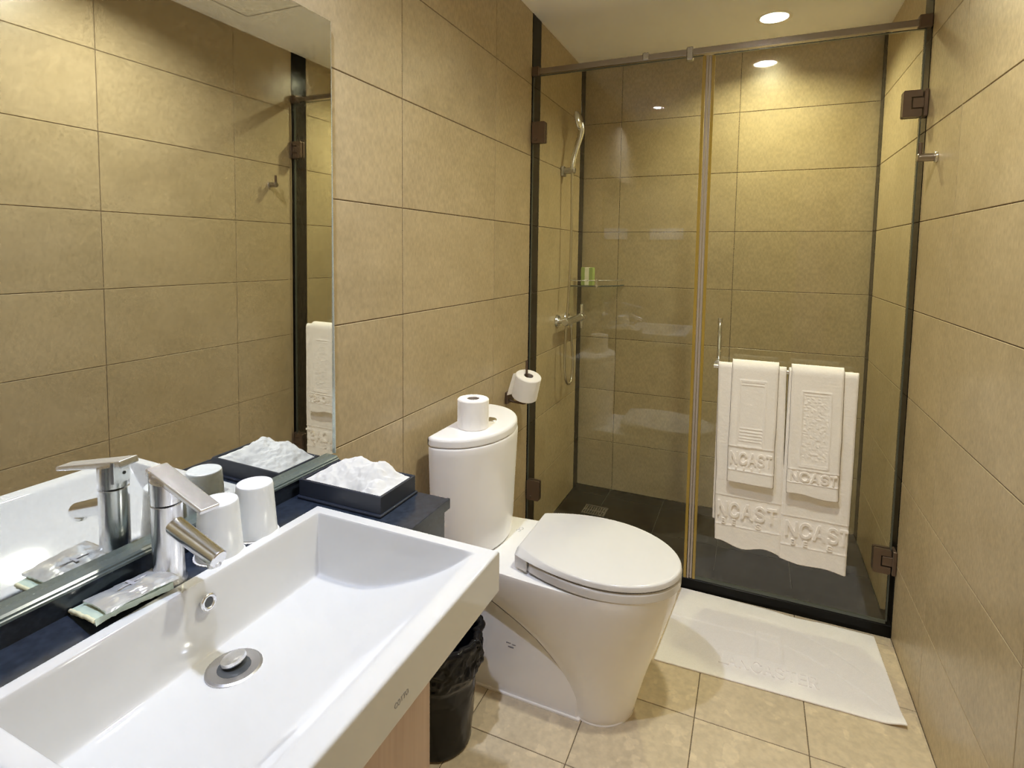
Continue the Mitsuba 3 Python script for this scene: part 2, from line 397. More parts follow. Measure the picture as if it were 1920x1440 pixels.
# towel bar and inside pull on the door
yb = 2.232
tb = obj('towel_bar', cat([cyl((.790, yb, .944), (1.262, yb, .944), .008, n=24, c=.001)]), 'm_chrome', dv, 40, label='chrome bar under the towels')
for x in (.802, 1.252):
    obj('standoff', cat([cyl((x, yb, .944), (x, YG - .001, .944), .007, n=20), cyl((x, YG - .006, .944), (x, YG - .001, .944), .013, n=24)]), 'm_chrome', tb, 30)
obj('pull_handle', cat([tube(smooth_path([(.802, YG + .002, .944), (.802, YG + .03, .944), (.802, YG + .040, .955), (.802, YG + .040, 1.02), (.802, YG + .040, 1.10)], 40), .0075, 14), cyl((.802, YG + .04, 1.098), (.802, YG + .04, 1.118), .009, n=20), cyl((.802, YG + .001, .944), (.802, YG + .006, .944), .013, n=24)]), 'm_chrome', dv, 30, label='chrome pull handle on the inner side')

hr = thing('header_rail', 'square metal rail running above the shower glass from wall to wall', 'rail')
obj('bar', cbox(.03, W - .03, YG - .012, YG + .010, 2.134, 2.157, .0015), 'm_rail', hr)
obj('wall_bracket', cbox(.0018, .036, YG - .018, YG + .016, 2.127, 2.166, .003), 'm_bronze', hr)
obj('wall_bracket', cbox(W - .040, W - .0018, YG - .018, YG + .016, 2.127, 2.170, .003), 'm_bronze', hr)
for x in (.487, .655):
    obj('glass_clamp', cat([cbox(x - .0125, x + .0125, YG - .017, YG + .015, 2.116 if x > .6 else 2.136, 2.164, .003)]), 'm_satin', hr)

# ---------------------------------------------------------------- shower fittings
sm = thing('shower_mixer', 'chrome bar shower mixer on the left wall inside the shower', 'tap')
obj('body', cat([cyl((.06, 2.62, 1.02), (.06, 2.88, 1.02), .018, n=32, c=.003), cyl((.06, 2.73, 1.02), (.06, 2.73, .985), .010, n=20)]), 'm_chrome', sm, 40)
for y in (2.675, 2.825):
    obj('escutcheon', cat([cyl((.001, y, 1.02), (.012, y, 1.02), .032, .028, 32), cyl((.01, y, 1.02), (.055, y, 1.02), .013, n=24)]), 'm_chrome', sm, 40)
obj('lever', cat([cyl((.06, 2.88, 1.02), (.06, 2.93, 1.02), .021, n=28, c=.003), rbox(.052, .068, 2.905, 2.925, .955, 1.09, .006)]), 'm_chrome', sm, 40)
hs = thing('hand_shower', 'chrome hand shower on a wall holder with its hose hanging in a loop', 'shower head')
hd = smooth_path([(.058, 2.70, 1.785), (.066, 2.71, 1.86), (.080, 2.73, 1.93), (.088, 2.74, 1.985), (.080, 2.742, 2.02)], 40)
obj('handle', tube(hd, np.interp(np.linspace(0, 1, 40), [0, .3, .7, 1], [.012, .0135, .015, .021]), 16), 'm_chrome', hs, True)
head = trimesh.creation.icosphere(4, 1.0); hv = head.vertices.copy()
hv = np.c_[hv[:, 0] * .024 * np.where(hv[:, 0] < 0, .45, 1), hv[:, 1] * .047, hv[:, 2] * .054]; head.vertices = hv
head.apply_transform(trimesh.transformations.rotation_matrix(math.radians(-14), [0, 1, 0])); head.apply_translation((.070, 2.742, 2.032))
obj('head', head, 'm_chrome', hs, True)
obj('wall_holder', cat([rbox(.001, .016, 2.685, 2.735, 1.755, 1.805, .004), rbox(.012, .072, 2.690, 2.722, 1.768, 1.796, .006)]), 'm_satin', hs, 40)
hose = smooth_path([(.058, 2.698, 1.786), (.058, 2.70, 1.70), (.058, 2.705, 1.45), (.055, 2.69, 1.15), (.050, 2.665, .90), (.050, 2.665, .78), (.055, 2.69, .70), (.058, 2.735, .690), (.060, 2.765, .74), (.060, 2.76, .85), (.060, 2.735, .95), (.060, 2.73, .986)], 160)
obj('hose', tube(hose, .0065, 10), 'm_hose', hs, True)
# corner shelf
cs = thing('corner_shelf', 'quarter-round glass shelf with a thin metal rail in the shower corner', 'shelf')
a = np.linspace(0, PI / 2, 24)
ZS, YS = 1.192, D - .0015
V = [(0.003, YS - .002, ZS)] + [(.003 + .245 * math.sin(t), YS - .002 - .245 * math.cos(t), ZS) for t in a]
obj('glass', trimesh.Trimesh(np.array(V), [[0, k, k + 1] for k in range(1, len(V) - 1)], process=False), 'm_shelf_glass', cs)
rimp = np.array([(.003 + .245 * math.sin(t), YS - .002 - .245 * math.cos(t), ZS) for t in a])
obj('edge', tube(rimp, .0035, 8), 'm_glass_edge', cs, True)
obj('rail', tube(rimp * [1, 1, 1] + [0, 0, .030], .0025, 8), 'm_chrome', cs, True)
for t in (.62,):
    x, y = .003 + .243 * math.sin(t), YS - .002 - .243 * math.cos(t)
    obj('post', cat([cyl((x, y, ZS - .008), (x, y, ZS + .036), .006, n=16), cyl((x, y, ZS + .030), (x, y, ZS + .038), .010, n=20), cyl((x, y, ZS), (x, y, ZS + .008), .011, n=20)]), 'm_chrome', cs, 30)
bx = thing('toiletry_box', 'small green and white carton standing on the corner shelf', 'box')
bx0, by0 = .045, 2.935
obj('carton', cbox(bx0, bx0 + .066, by0, by0 + .045, ZS + .001, ZS + .098, .0012), 'm_box_green', bx)
obj('label_band', cbox(bx0 + .021, bx0 + .045, by0 - .0006, by0 + .0456, ZS + .0015, ZS + .0986, .0006), 'm_box_white', bx)
# floor drain
fd = thing('floor_drain', 'square metal drain grate in the dark shower floor behind the toilet', 'drain')
dp = sg.box(.132, 2.742, .254, 2.848)
fr = dp.difference(dp.buffer(-.007, join_style=2))
m = trimesh.creation.extrude_polygon(fr, .003); obj('frame', move(m, 0, 0, .0002), 'm_satin', fd)
obj('grate', cat([box(.142 + .0125 * k, .149 + .0125 * k, 2.752, 2.838, .0002, .002) for k in range(9)] + [box(.14, .246, 2.79, 2.797, .0002, .0018)]), 'm_satin', fd)

# ---------------------------------------------------------------- towels on the bar
def towel(name, label, x0, x1, ybar, zbar, r, th, zf, zb, bottom, emboss, cols, seed, sway=0.0, flare=0.0):
    """hangs over the bar: outer sheet path from the back bottom over the bar to the front bottom"""
    R = r + th
    back = [(ybar + R, z) for z in np.linspace(zb, zbar, 40)]
    arc = [(ybar + R * math.cos(t), zbar + R * math.sin(t) * .95) for t in np.linspace(0, PI, 16)[1:-1]]
    nf = int((zbar - zf) / .0021)
    front = [(ybar - R, z) for z in np.linspace(zbar, zf, nf)]
    path = np.array(back + arc + front); isf = np.r_[np.zeros(40 + 14), np.ones(nf)]
    xs = np.linspace(x0, x1, cols)
    u = (xs - x0) / (x1 - x0)
    Y = np.repeat(path[:, :1], cols, 1); Z = np.repeat(path[:, 1:], cols, 1); X = np.repeat(xs[None], len(path), 0)
    tz = np.clip((zbar - Z) / (zbar - zf), 0, 1) * isf[:, None]
    Z = Z + tz * bottom(u)[None]
    q = np.stack([X * 7, Y * 0 + seed, Z * 3.5], -1)
    wob = (meshkit.fbm(q, 3, seed) - .5) * .010 * (.15 + tz) 
    fine = (meshkit.fbm(np.stack([X, Y, Z], -1) * 160, 2, seed) - .5) * .0012
    edge = np.minimum(u, 1 - u) * (x1 - x0)
    rnd = -np.maximum(0, .010 - edge)[None] ** 2 / .010 * .75
    e = emboss(X, Z) * isf[:, None]
    out = wob * isf[:, None] + fine + rnd + e
    sgn = np.where(path[:, 0] > ybar, 1, -1)[:, None]
    Y = Y + sgn * out * np.clip(np.abs(Y - ybar) / R, 0, 1) - flare * tz ** 1.3
    X = X + sway * tz + (meshkit.fbm(np.stack([Z * 9, X * 0 + seed, X * 0], -1), 2, seed + 3) - .5) * .006 * tz
    P = np.stack([X, Y, Z], -1)
    me = sheet(P, th * .96)
    k = one(name, me, 'm_terry', label, 'towel', True, 'towels on the shower door bar')
    return k
sstep = lambda a, b, x: np.clip((x - a) / (b - a), 0, 1)
def ridge(v, c, w): return np.exp(-((v - c) / w) ** 2)
def framebump(X, Z, x0, x1, z0, z1, w=.003, h=.003):
    inx = sstep(x0 - w, x0, X) * sstep(x1 + w, x1, X); inz = sstep(z0 - w, z0, Z) * sstep(z1 + w, z1, Z)
    return h * np.maximum(np.maximum(ridge(X, x0, w), ridge(X, x1, w)) * inz, np.maximum(ridge(Z, z0, w), ridge(Z, z1, w)) * inx)
def em_bathL(X, Z): return .0025 * (ridge(Z, .336, .003) + .8 * ridge(Z, .450, .003)) - .003 * ridge(Z, .255 + .03, .012) * 0 - .0018 * ((Z < .45) & (Z > .336))
def em_bathR(X, Z): return .0025 * (ridge(Z, .306, .003) + .8 * ridge(Z, .415, .003)) - .0018 * ((Z < .415) & (Z > .306))
def em_handL(X, Z):
    e = framebump(X, Z, .888, .976, .660, .906)
    inx = sstep(.892, .896, X) * sstep(.972, .968, X)
    for z in (.900, .890, .726, .714, .702, .690, .680): e = e + .0026 * ridge(Z, z, .0028) * inx
    return e + .003 * ridge(Z, .567, .003) + .003 * ridge(Z, .655, .003) - .0022 * ((Z < .655) & (Z > .567))
def em_handR(X, Z):
    e = framebump(X, Z, 1.094, 1.184, .615, .886)
    ins = sstep(1.096, 1.100, X) * sstep(1.182, 1.178, X) * sstep(.634, .640, Z) * sstep(.884, .880, Z)
    f = meshkit.fbm(np.stack([X * 95, Z * 0, Z * 95], -1), 3, 11)
    e = e + ins * (.0045 * np.abs(f - .5) * 2 - .0012) + .002 * ridge(Z, .622, .004) * sstep(1.09, 1.1, X) * sstep(1.19, 1.18, X)
    return e + .003 * ridge(Z, .556, .003) + .003 * ridge(Z, .602, .003) - .0022 * ((Z < .602) & (Z > .556))
TY, TZ = yb, .944
bl = towel('bath_towel', 'left white bath towel on the shower door bar, under the striped hand towel', .807, 1.0415, TY, TZ, .0085, .0110, .262, .34, lambda u: .009 * np.sin(u * 9 + 1) - .005 * u, em_bathL, 120, 3, .012)
br = towel('bath_towel', 'right white bath towel on the shower door bar, under the floral-panelled hand towel', 1.0480, 1.268, TY, TZ, .0085, .0110, .246, .33, lambda u: .004 * np.sin(u * 8 + 2.2) - .014 * u, em_bathR, 120, 5, -.004)
hl = towel('hand_towel', 'left small white hand towel with embossed stripes, folded over a bath towel', .857, 1.016, TY, TZ, .0205, .0140, .520, .60, lambda u: -.002 * u, em_handL, 84, 8, -.002, .016)
hrr = towel('hand_towel', 'right small white hand towel with an embossed floral panel, folded over a bath towel', 1.056, 1.222, TY, TZ, .0205, .0140, .512, .60, lambda u: .004 * np.sin(u * 6.5) - .004 * u, em_handR, 88, 9, .002, .016)
fy_b, fy_h = TY - .0205, TY - .0345
def lettering(par, s, x, z, w, h, y, tilt=0.0, one_=True):
    m = text_on(s, h, .0072, (x, y + .0022, z), (1, 0, 0), (0, tilt, 1), True, w)
    obj('lettering', m, 'm_terry', par)
def word(par, letters, z, h, y, tilt=0.0):
    for ch, x, w in letters: lettering(par, ch, x, z, w, h, y, tilt)
word(bl, [('N', .826, .036), ('C', .868, .036), ('A', .910, .042), ('S', .958, .034), ('T', .998, .034)], .374, .054, fy_b)
word(bl, [('B', .842, .015), ('E', .878, .014), ('S', .962, .018)], .343, .020, fy_b)
word(br, [('N', 1.062, .040), ('C', 1.108, .040), ('A', 1.152, .040), ('S', 1.198, .034), ('T', 1.236, .026)], .344, .054, fy_b)
word(br, [('B', 1.082, .015), ('E', 1.122, .014), ('S', 1.198, .018)], .312, .020, fy_b)
word(hl, [('N', .864, .026), ('C', .894, .028), ('A', .926, .028), ('S', .958, .024), ('T', .986, .020)], .592, .044, fy_h - .010, -.03)
word(hrr, [('N', 1.066, .028), ('C', 1.098, .030), ('A', 1.132, .028), ('S', 1.164, .024), ('T', 1.192, .022)], .563, .034, fy_h - .011, -.03)
for k in range(4): lettering(hl, '.', .882 + .027 * k, .5735, .006, .045, fy_h - .012)

# ---------------------------------------------------------------- mirror and its ledge
def mx(y, z): return .0092 + .0029 * (y - 1.0) + .0063 * (z - 1.4)
MY0, MY1, MZ0, MZ1 = YF + .004, 1.0215, .8785, 1.886
P = np.array([[(mx(y, z), y, z) for z in (MZ0, MZ1)] for y in (MY0, MY1)])
mr = thing('wall_mirror', 'large frameless mirror on the wall above the washbasin', 'mirror')
V = np.array([P[0, 0], P[1, 0], P[1, 1], P[0, 1]])
obj('glass', trimesh.convex.convex_hull(np.vstack([V, [(.0006, y, z) for _, y, z in V]])), 'm_mirror', mr)
obj('edge', cbox(.0015, mx(MY1, 1.5) + .0015, MY1, MY1 + .0028, MZ0, MZ1, .0008), 'm_mirror_edge', mr, label='bright bevelled end edge')
lg = thing('mirror_ledge', 'dark stone ledge under the mirror along the back of the counter', 'ledge')
ZC = .832
obj('upstand', box(.0005, .021, YF, 1.014, ZC, .864), 'm_counter', lg)
obj('cap', cbox(.0005, .0250, YF, 1.017, .8640, .8785, .003), 'm_ledge', lg)
obj('bead', cbox(.0225, .0275, YF, 1.0175, .8660, .8725, .0015), 'm_ledge', lg)

# ---------------------------------------------------------------- counter, cabinet, washbasin
ct = thing('vanity_counter', 'dark navy stone counter under the mirror, around the back of the washbasin', 'counter')
poly = sg.Polygon([(.0005, YF), (.328, YF), (.328, .268), (.104, .268), (.104, .861), (.328, .861), (.328, 1.014), (.0005, 1.014)])
m = trimesh.creation.extrude_polygon(poly, .020); m.apply_translation((0, 0, ZC - .020)); obj('slab', m, 'm_counter', ct)
obj('edge_strip', cat([cbox(.326, .3335, .8615, 1.0155, ZC - .022, ZC + .0012, .0014)]), 'm_counter', ct)
obj('apron', cat([box(.300, .322, .865, 1.010, .70, ZC - .021), box(.0005, .322, .996, 1.010, .70, ZC - .021)]), 'm_counter', ct)
cb = thing('vanity_cabinet', 'reddish wood cabinet under the washbasin', 'cabinet')
obj('body', box(.001, .428, .374, .757, .10, .690), 'm_wood', cb)
obj('door', cbox(.429, .4445, .376, .563, .12, .752, .001), 'm_wood', cb)
obj('door', cbox(.429, .4445, .567, .757, .12, .752, .001), 'm_wood', cb)
obj('plinth', box(.001, .40, .38, .75, 0, .10), 'm_plastic_black', cb)

BX0, BX1, BY0, BY1, ZT, ZBT = .1055, .5235, .270, .8605, .8385, .764
xi0, xi1, yi0, yi1 = .131, .484, .300, .834
def dens(lo, hi, i0, i1, fine, coarse):
    ks = [lo, hi, i0, i1]; out = set()
    c = lo
    while c < hi:
        out.add(round(c, 5)); near = min(abs(c - k) for k in ks); c += fine if near < .022 else coarse
    out.add(round(hi, 5)); return np.array(sorted(out))
xs, ys = dens(BX0, BX1, xi0 + .008, xi1, .0011, .004), dens(BY0, BY1, yi0 + .006, yi1 - .006, .0011, .006)
X, Y = np.meshgrid(xs, ys, indexing='ij')
fl = np.interp(X, [.10, .15, .202, .235, .267, .325, .381, .426, .46, .482, .53], [.724, .7225, .7215, .7225, .726, .747, .769, .792, .814, .8335, .878])
from scipy.ndimage import gaussian_filter1d
xf = np.linspace(.05, .6, 1100); ff = gaussian_filter1d(np.interp(xf, [.05, .15, .202, .235, .267, .325, .381, .426, .46, .482, .6], [.725, .7225, .7215, .7225, .726, .746, .769, .792, .814, .833, .95]), 46)
fl = np.interp(X, xf, ff)
def smin(vals, k):
    v = np.stack(vals); return -k * np.log(np.exp(-v / k).sum(0))
Dp = smin([ZT - fl, (X - xi0) * 7.5, (yi1 - Y) * 7.5, (Y - yi0) * 7.5], .0090)
Dp = .0034 * np.log1p(np.exp(np.clip(Dp / .0034, -50, 50)))        # soft lip
eo = np.minimum.reduce([X - BX0, BX1 - X, Y - BY0, BY1 - Y]); ro = .006
Zt = ZT - Dp - np.where(eo < ro, ro - np.sqrt(np.maximum(0, ro * ro - (ro - np.clip(eo, 0, ro)) ** 2)), 0)
n, m_ = X.shape
top = np.stack([X, Y, Zt], -1)
V = top.reshape(-1, 3); i, j = np.meshgrid(np.arange(n - 1), np.arange(m_ - 1), indexing='ij'); a = (i * m_ + j).ravel()
F = [np.stack([a, a + m_, a + m_ + 1], 1), np.stack([a, a + m_ + 1, a + 1], 1)]
rim = np.concatenate([np.arange(0, n) * m_, (n - 1) * m_ + np.arange(1, m_), np.arange(n - 2, -1, -1) * m_ + m_ - 1, np.arange(m_ - 2, 0, -1)])
Zb = np.minimum(ZBT, Zt - .014); Zb[0] = Zb[-1] = ZBT; Zb[:, 0] = Zb[:, -1] = ZBT
o_ = n * m_; VV = [V, np.stack([X, Y, Zb], -1).reshape(-1, 3)]
F += [np.stack([o_ + a, o_ + a + m_ + 1, o_ + a + m_], 1), np.stack([o_ + a, o_ + a + 1, o_ + a + m_ + 1], 1)]
r2 = np.roll(rim, -1)
F += [np.stack([rim, rim + o_, r2 + o_], 1), np.stack([rim, r2 + o_, r2], 1)]
sinkm = trimesh.Trimesh(np.vstack(VV), np.vstack(F), process=False)
if sinkm.volume < 0: sinkm.invert()
wb = thing('washbasin', 'white rectangular ceramic washbasin set into the dark counter', 'sink')
obj('bowl', sinkm, 'm_basin', wb, 35)
ovx, ovy, ovz = .1435, .5785, .806
tor = trimesh.creation.torus(.0105, .0032, major_sections=36, minor_sections=12)
obj('overflow_ring', orient(tor, (ovx, ovy, ovz), (1, 0, .12)), 'm_chrome', wb, True, label='small round chrome overflow ring')
obj('overflow_hole', orient(lathe([(0, 0), (.0095, 0), (.0095, .0012), (0, .0012)], 28), (ovx - .0008, ovy, ovz), (1, 0, .12)), 'm_hole', wb)
wx, wy, wz = .2085, .5695, .7215
dr_ = obj('drain', move(lathe([(.0, .0015), (.022, .0015), (.0245, .003), (.037, .0038), (.0405, .002), (.041, -.001), (0, -.001)], 48), wx, wy, wz + .001), 'm_satin', wb, 30, label='round chrome drain')
pm = lathe([(0, 0), (.0180, 0), (.0190, .002), (.0180, .0065), (.012, .0085), (0, .0095)], 40)
pm.apply_transform(trimesh.transformations.rotation_matrix(math.radians(15), [.4, -1, 0])); obj('plug', move(pm, wx - .006, wy + .005, wz + .0075), 'm_chrome', dr_, 30)
obj('slot', move(lathe([(0, 0), (.0240, 0), (.0240, .0008), (0, .0008)], 32), wx, wy, wz + .0032), 'm_hole', dr_)
obj('maker_mark', text_on('COTTO', .0075, .0007, (BX1 - .0002, .547, .7865), (0, 1, 0), (0, 0, 1), False, .030), 'm_ink_and_shade', wb)

# ---------------------------------------------------------------- basin tap
tp = thing('basin_tap', 'chrome single-lever mixer tap at the back of the washbasin', 'tap')
fx_, fy_ = .0735, .5635
obj('body', move(lathe([(0, 0), (.0265, 0), (.0265, .004), (.0235, .008), (.0225, .03), (.0225, .1295), (.0205, .131), (0, .131)], 56), fx_, fy_, ZC), 'm_chrome', tp, 40)
cap = m3.Manifold.cylinder(.05, .0225, .0225, 56).translate((fx_, fy_, ZC + .133)).trim_by_plane((-.19, 0, -1), -(1.0 + .19 * fx_) / math.hypot(1, .19))
hd = obj('head', cap, 'm_chrome', tp, 30)
lev = m3.Manifold.hull(m3.Manifold.compose([m3.Manifold.sphere(.0025, 12).translate((x, y, z)) for x, y, z in
      [(.036, -.0145, .0025), (.036, .0145, .0025), (.186, -.0125, .0025), (.186, .0125, .0025), (.036, -.0145, .0095), (.036, .0145, .0095), (.186, -.0125, .0055), (.186, .0125, .0055)]]))
lm = trimesh.Trimesh(*(lambda q: (q.vert_properties[:, :3], q.tri_verts))(lev.to_mesh()))
lm.apply_translation((-.036, 0, 0)); lm.apply_transform(trimesh.transformations.rotation_matrix(math.radians(10.2), [0, 1, 0])); lm.apply_transform(trimesh.transformations.rotation_matrix(math.radians(-7.5), [0, 0, 1])); lm.apply_translation((.041, .5705, 1.0035))
obj('lever', lm, 'm_lever', tp, 30)
obj('hub', trimesh.convex.convex_hull(np.vstack([[(fx_ - .024, fy_ - .013, z) for z in (.975, 1.012)], [(fx_ - .024, fy_ + .013, z) for z in (.975, 1.012)], [(fx_ - .019, fy_ - .015, .975), (fx_ - .019, fy_ + .015, .975), (fx_ - .019, fy_ - .015, 1.012), (fx_ - .019, fy_ + .015, 1.012)]])), 'm_chrome', tp)
obj('marker_dot', cyl((fx_ - .0246, fy_ + .004, .990), (fx_ - .0238, fy_ + .004, .990), .0028, n=16), 'm_hole', tp)
sp0, sp1 = np.array([.080, .5635, .9315]), np.array([.187, .566, .8935])
sd = (sp1 - sp0) / np.linalg.norm(sp1 - sp0)
spm = cyl(sp0, sp1, .0150, .0140, 40, c=.0015)
obj('spout', spm, 'm_chrome', tp, 40)
obj('aerator', cyl(sp1 - sd * .012 + [0, 0, -.010], sp1 - sd * .012 + [.001, 0, -.017], .010, n=28, c=.001), 'm_chrome', tp, 30)

# ---------------------------------------------------------------- things on the counter
def cup(x, y, label, rt=.0300, rb=.0385, h=.097):
    c = thing('tumbler', label, 'cup', 'upturned white cups on the counter')
    obj('cup', move(lathe([(rb - .002, 0), (rb, .0015), (rt + .0022, h - .004), (rt + .001, h - .0012), (rt - .002, h), (rt - .005, h - .0006), (0, h - .0012)], 56), x, y, ZC + .0022), 'm_cup', c, 35)
    return c
def coaster(x, y, label):
    a = np.linspace(0, 2 * PI, 181)[:-1]; rr = .0412 + .0012 * np.abs(np.sin(a * 18)) - .0005
    m = trimesh.creation.extrude_polygon(sg.Polygon(np.c_[x + rr * np.cos(a), y + rr * np.sin(a)], [np.c_[x + .0396 * math.cos(t) + .0008 * np.cos(np.linspace(0, 2 * PI, 7)[:-1]), y + .0396 * math.sin(t) + .0008 * np.sin(np.linspace(0, 2 * PI, 7)[:-1])] for t in np.arange(40) * 2 * PI / 40]), .0012, engine='earcut')
    one('paper_coaster', move(m, 0, 0, ZC + .0004), 'm_paper', label, 'coaster', group='lace-edged coasters under the cups')
coaster(.0775, .652, 'lace-edged paper coaster under the upturned cup nearest the tap')
cup(.0775, .652, 'upturned white cup next to the chrome tap, nearer the camera of the two cups')
coaster(.0745, .7315, 'lace-edged paper coaster under the upturned cup nearest the tissue box')
cup(.0745, .7315, 'upturned white cup beside the black tissue box, farther from the tap')

tbx = thing('tissue_box', 'shallow black leather-look tray holding tissues at the end of the counter', 'box')
tx0, tx1, ty0, ty1, tz0, tz1 = .0345, .250, .881, 1.006, ZC + .006, .8735
obj('base', cbox(tx0 - .0005, tx1 + .004, ty0 - .006, ty1 + .004, ZC + .0005, ZC + .0060, .0015), 'm_leather', tbx)
wl = .006
obj('wall', cat([cbox(tx0, tx1, ty0, ty0 + wl, tz0, tz1, .001), cbox(tx0, tx1, ty1 - wl, ty1, tz0, tz1, .001), cbox(tx0, tx0 + wl, ty0, ty1, tz0, tz1, .001), cbox(tx1 - wl, tx1, ty0, ty1, tz0, tz1, .001)]), 'm_leather', tbx)
gx, gy = np.meshgrid(np.linspace(tx0 + wl + .001, tx1 - wl - .001, 120), np.linspace(ty0 + wl + .001, ty1 - wl - .001, 80), indexing='ij')
u, v = (gx - gx.min()) / np.ptp(gx), (gy - gy.min()) / np.ptp(gy)
q = np.stack([gx, gy, gx * 0], -1)
h = .022 * np.exp(-np.abs((u - .48) / .40) ** 3.5) * np.exp(-np.abs((v - .72) / .44) ** 3.5) + .012 * np.exp(-((u - .73 + .1 * (1 - v)) / .11) ** 2 - ((v - .75) / .30) ** 2) + .009 * np.exp(-((u - .36) / .13) ** 2 - ((v - .85) / .24) ** 2) + .007 * np.exp(-((u - .85) / .10) ** 2 - ((v - .15) / .14) ** 2) + .006 * np.exp(-((u - .25) / .12) ** 2 - ((v - .2) / .18) ** 2)
h += .010 * (np.abs(meshkit.fbm(q * 38, 3, 4) - .5) * 2) + .005 * (meshkit.fbm(q * 110, 3, 5) - .5)
h -= .026 * np.exp(-((u - .60) / .10) ** 2 - ((v - .10) / .10) ** 2) + .012 * np.exp(-((u - .36) / .05) ** 2 - ((v - .05) / .10) ** 2)
ed = np.minimum.reduce([u, 1 - u, v, 1 - v])
gz = tz1 - .007 + h * np.clip(ed / .10, .0, 1) ** .6 + .003
one('tissues', sheet(np.stack([gx, gy, gz], -1), .004), 'm_tissue', 'crumpled white paper tissues in the black tray', 'tissue', True)

def packet(name, label, mat, c, ux, uy, w, h, puff, tilt_z, seed, t=.004):
    uu, vv = np.meshgrid(np.linspace(-1, 1, 40), np.linspace(-1, 1, 30), indexing='ij')
    z = puff * (1 - np.abs(uu) ** 3) * (1 - np.abs(vv) ** 3) + tilt_z[0] * uu + tilt_z[1] * vv + .004 * (meshkit.fbm(np.stack([uu * 3, vv * 3, uu * 0], -1), 3, seed) - .5)
    P = np.asarray(c) + uu[..., None] * w / 2 * np.asarray(ux) + vv[..., None] * h / 2 * np.asarray(uy)
    P[..., 2] += z
    return P, sheet(P, t)
th_ = math.radians(-8)
P1, s1 = packet('a', '', '', (.070, .494, ZC + .0150), (math.cos(th_), math.sin(th_), 0), (-math.sin(th_), math.cos(th_), 0), .080, .104, .006, (.007, .0), 2, .010)
sp = thing('toiletry_packet', 'pale green and cream toiletry sachet lying between tap and basin rim, under a clear packet', 'packet')
obj('sachet', s1, 'm_card_green', sp, 40)
obj('border', tube(np.vstack([P1[:, 0]]) + [0, 0, -.002], .0030, 8), 'm_card_cream', sp, True)
P2, s2 = packet('b', '', '', (.0805, .501, ZC + .0255), (math.cos(th_), math.sin(th_), .05), (-math.sin(th_), math.cos(th_), 0), .074, .098, .0060, (.004, .001), 6, .0045)
sq = thing('soap_packet', 'shiny clear wrapped soap packet on top of the green sachet beside the tap', 'packet')
obj('wrapper', s2, 'm_foil', sq, 40)
pc = P2[20, 15] + np.array([0, 0, .0009])
obj('print', cat([rbox(pc[0] - .016, pc[0] + .004, pc[1] - .003, pc[1] + .0025, pc[2] - .0005, pc[2] + .0006, .0005), rbox(pc[0] - .006, pc[0] - .003, pc[1] - .020, pc[1] + .022, pc[2] - .0005, pc[2] + .0006, .0005)]), 'm_ink_pale', sq)

# ---------------------------------------------------------------- toilet
TC = 1.588
wc = thing('toilet', 'white ceramic close-coupled toilet with its lid down', 'toilet')
def egg(xb, xf, wb_, w, xm, n=72):
    """outline: straight back at xb (half width wb_), widest w at xm, elliptic nose at xf"""
    t = np.linspace(-PI / 2, PI / 2, n); nose = np.c_[xm + (xf - xm) * np.cos(t), w * np.sin(t)]
    s = np.linspace(0, 1, 20)[1:]
    side = np.c_[xm + (xb - xm) * s, w + (wb_ - w) * s ** 2]
    bk = np.c_[np.full(9, xb), np.linspace(wb_, -wb_, 11)[1:-1]]
    return np.vstack([nose, side, bk, side[::-1] * [1, -1]])
zz = np.array([0, .004, .02, .06, .10, .14, .18, .22, .26, .30, .34, .38, .405, .420, .4275, .430])
xb = np.interp(zz, [0, .08, .137, .207, .26, .308, .36, .40, .43], [.470, .464, .440, .385, .313, .235, .13, .045, .035])
xf = np.interp(zz, [0, .05, .12, .2, .3, .38, .43], [.640, .652, .670, .696, .728, .751, .758])
w = np.interp(zz, [0, .05, .12, .2, .3, .38, .43], [.1085, .114, .126, .146, .169, .182, .185])
xm = np.interp(zz, [0, .2, .43], [.535, .53, .525])
rr = []
for k, z in enumerate(zz):
    ins = {0: .004, 1: .0}.get(k, 0) + (.0015 if z > .426 else 0) + (.006 if z >= .43 else 0)
    e = egg(xb[k] + ins, xf[k] - ins, max(.03, w[k] - ins - .022 * (1 - z / .43) - .035 * (z / .43)), w[k] - ins, xm[k])
    rr.append(np.c_[e[:, 0], TC + e[:, 1], np.full(len(e), z)])
obj('bowl', loft(rr), 'm_ceramic', wc, 50)
sk = slab(np.array([(x, y) for x, y in sg.box(.012, TC - .108, .50, TC + .108).buffer(-.012).buffer(.012).exterior.segmentize(.02).coords[:-1]]), 0.0, .415, .012, 5, .001)
obj('skirt', sk, 'm_ceramic', wc, 40)
obj('sealant', cat([slab(np.array(sg.Polygon(np.c_[rr[0][:, 0], rr[0][:, 1]]).union(sg.box(.012, TC - .108, .5, TC + .108)).buffer(.006).exterior.coords[:-1]), .0003, .006, .003, 3, 0)]), 'm_caulk', wc, 40)
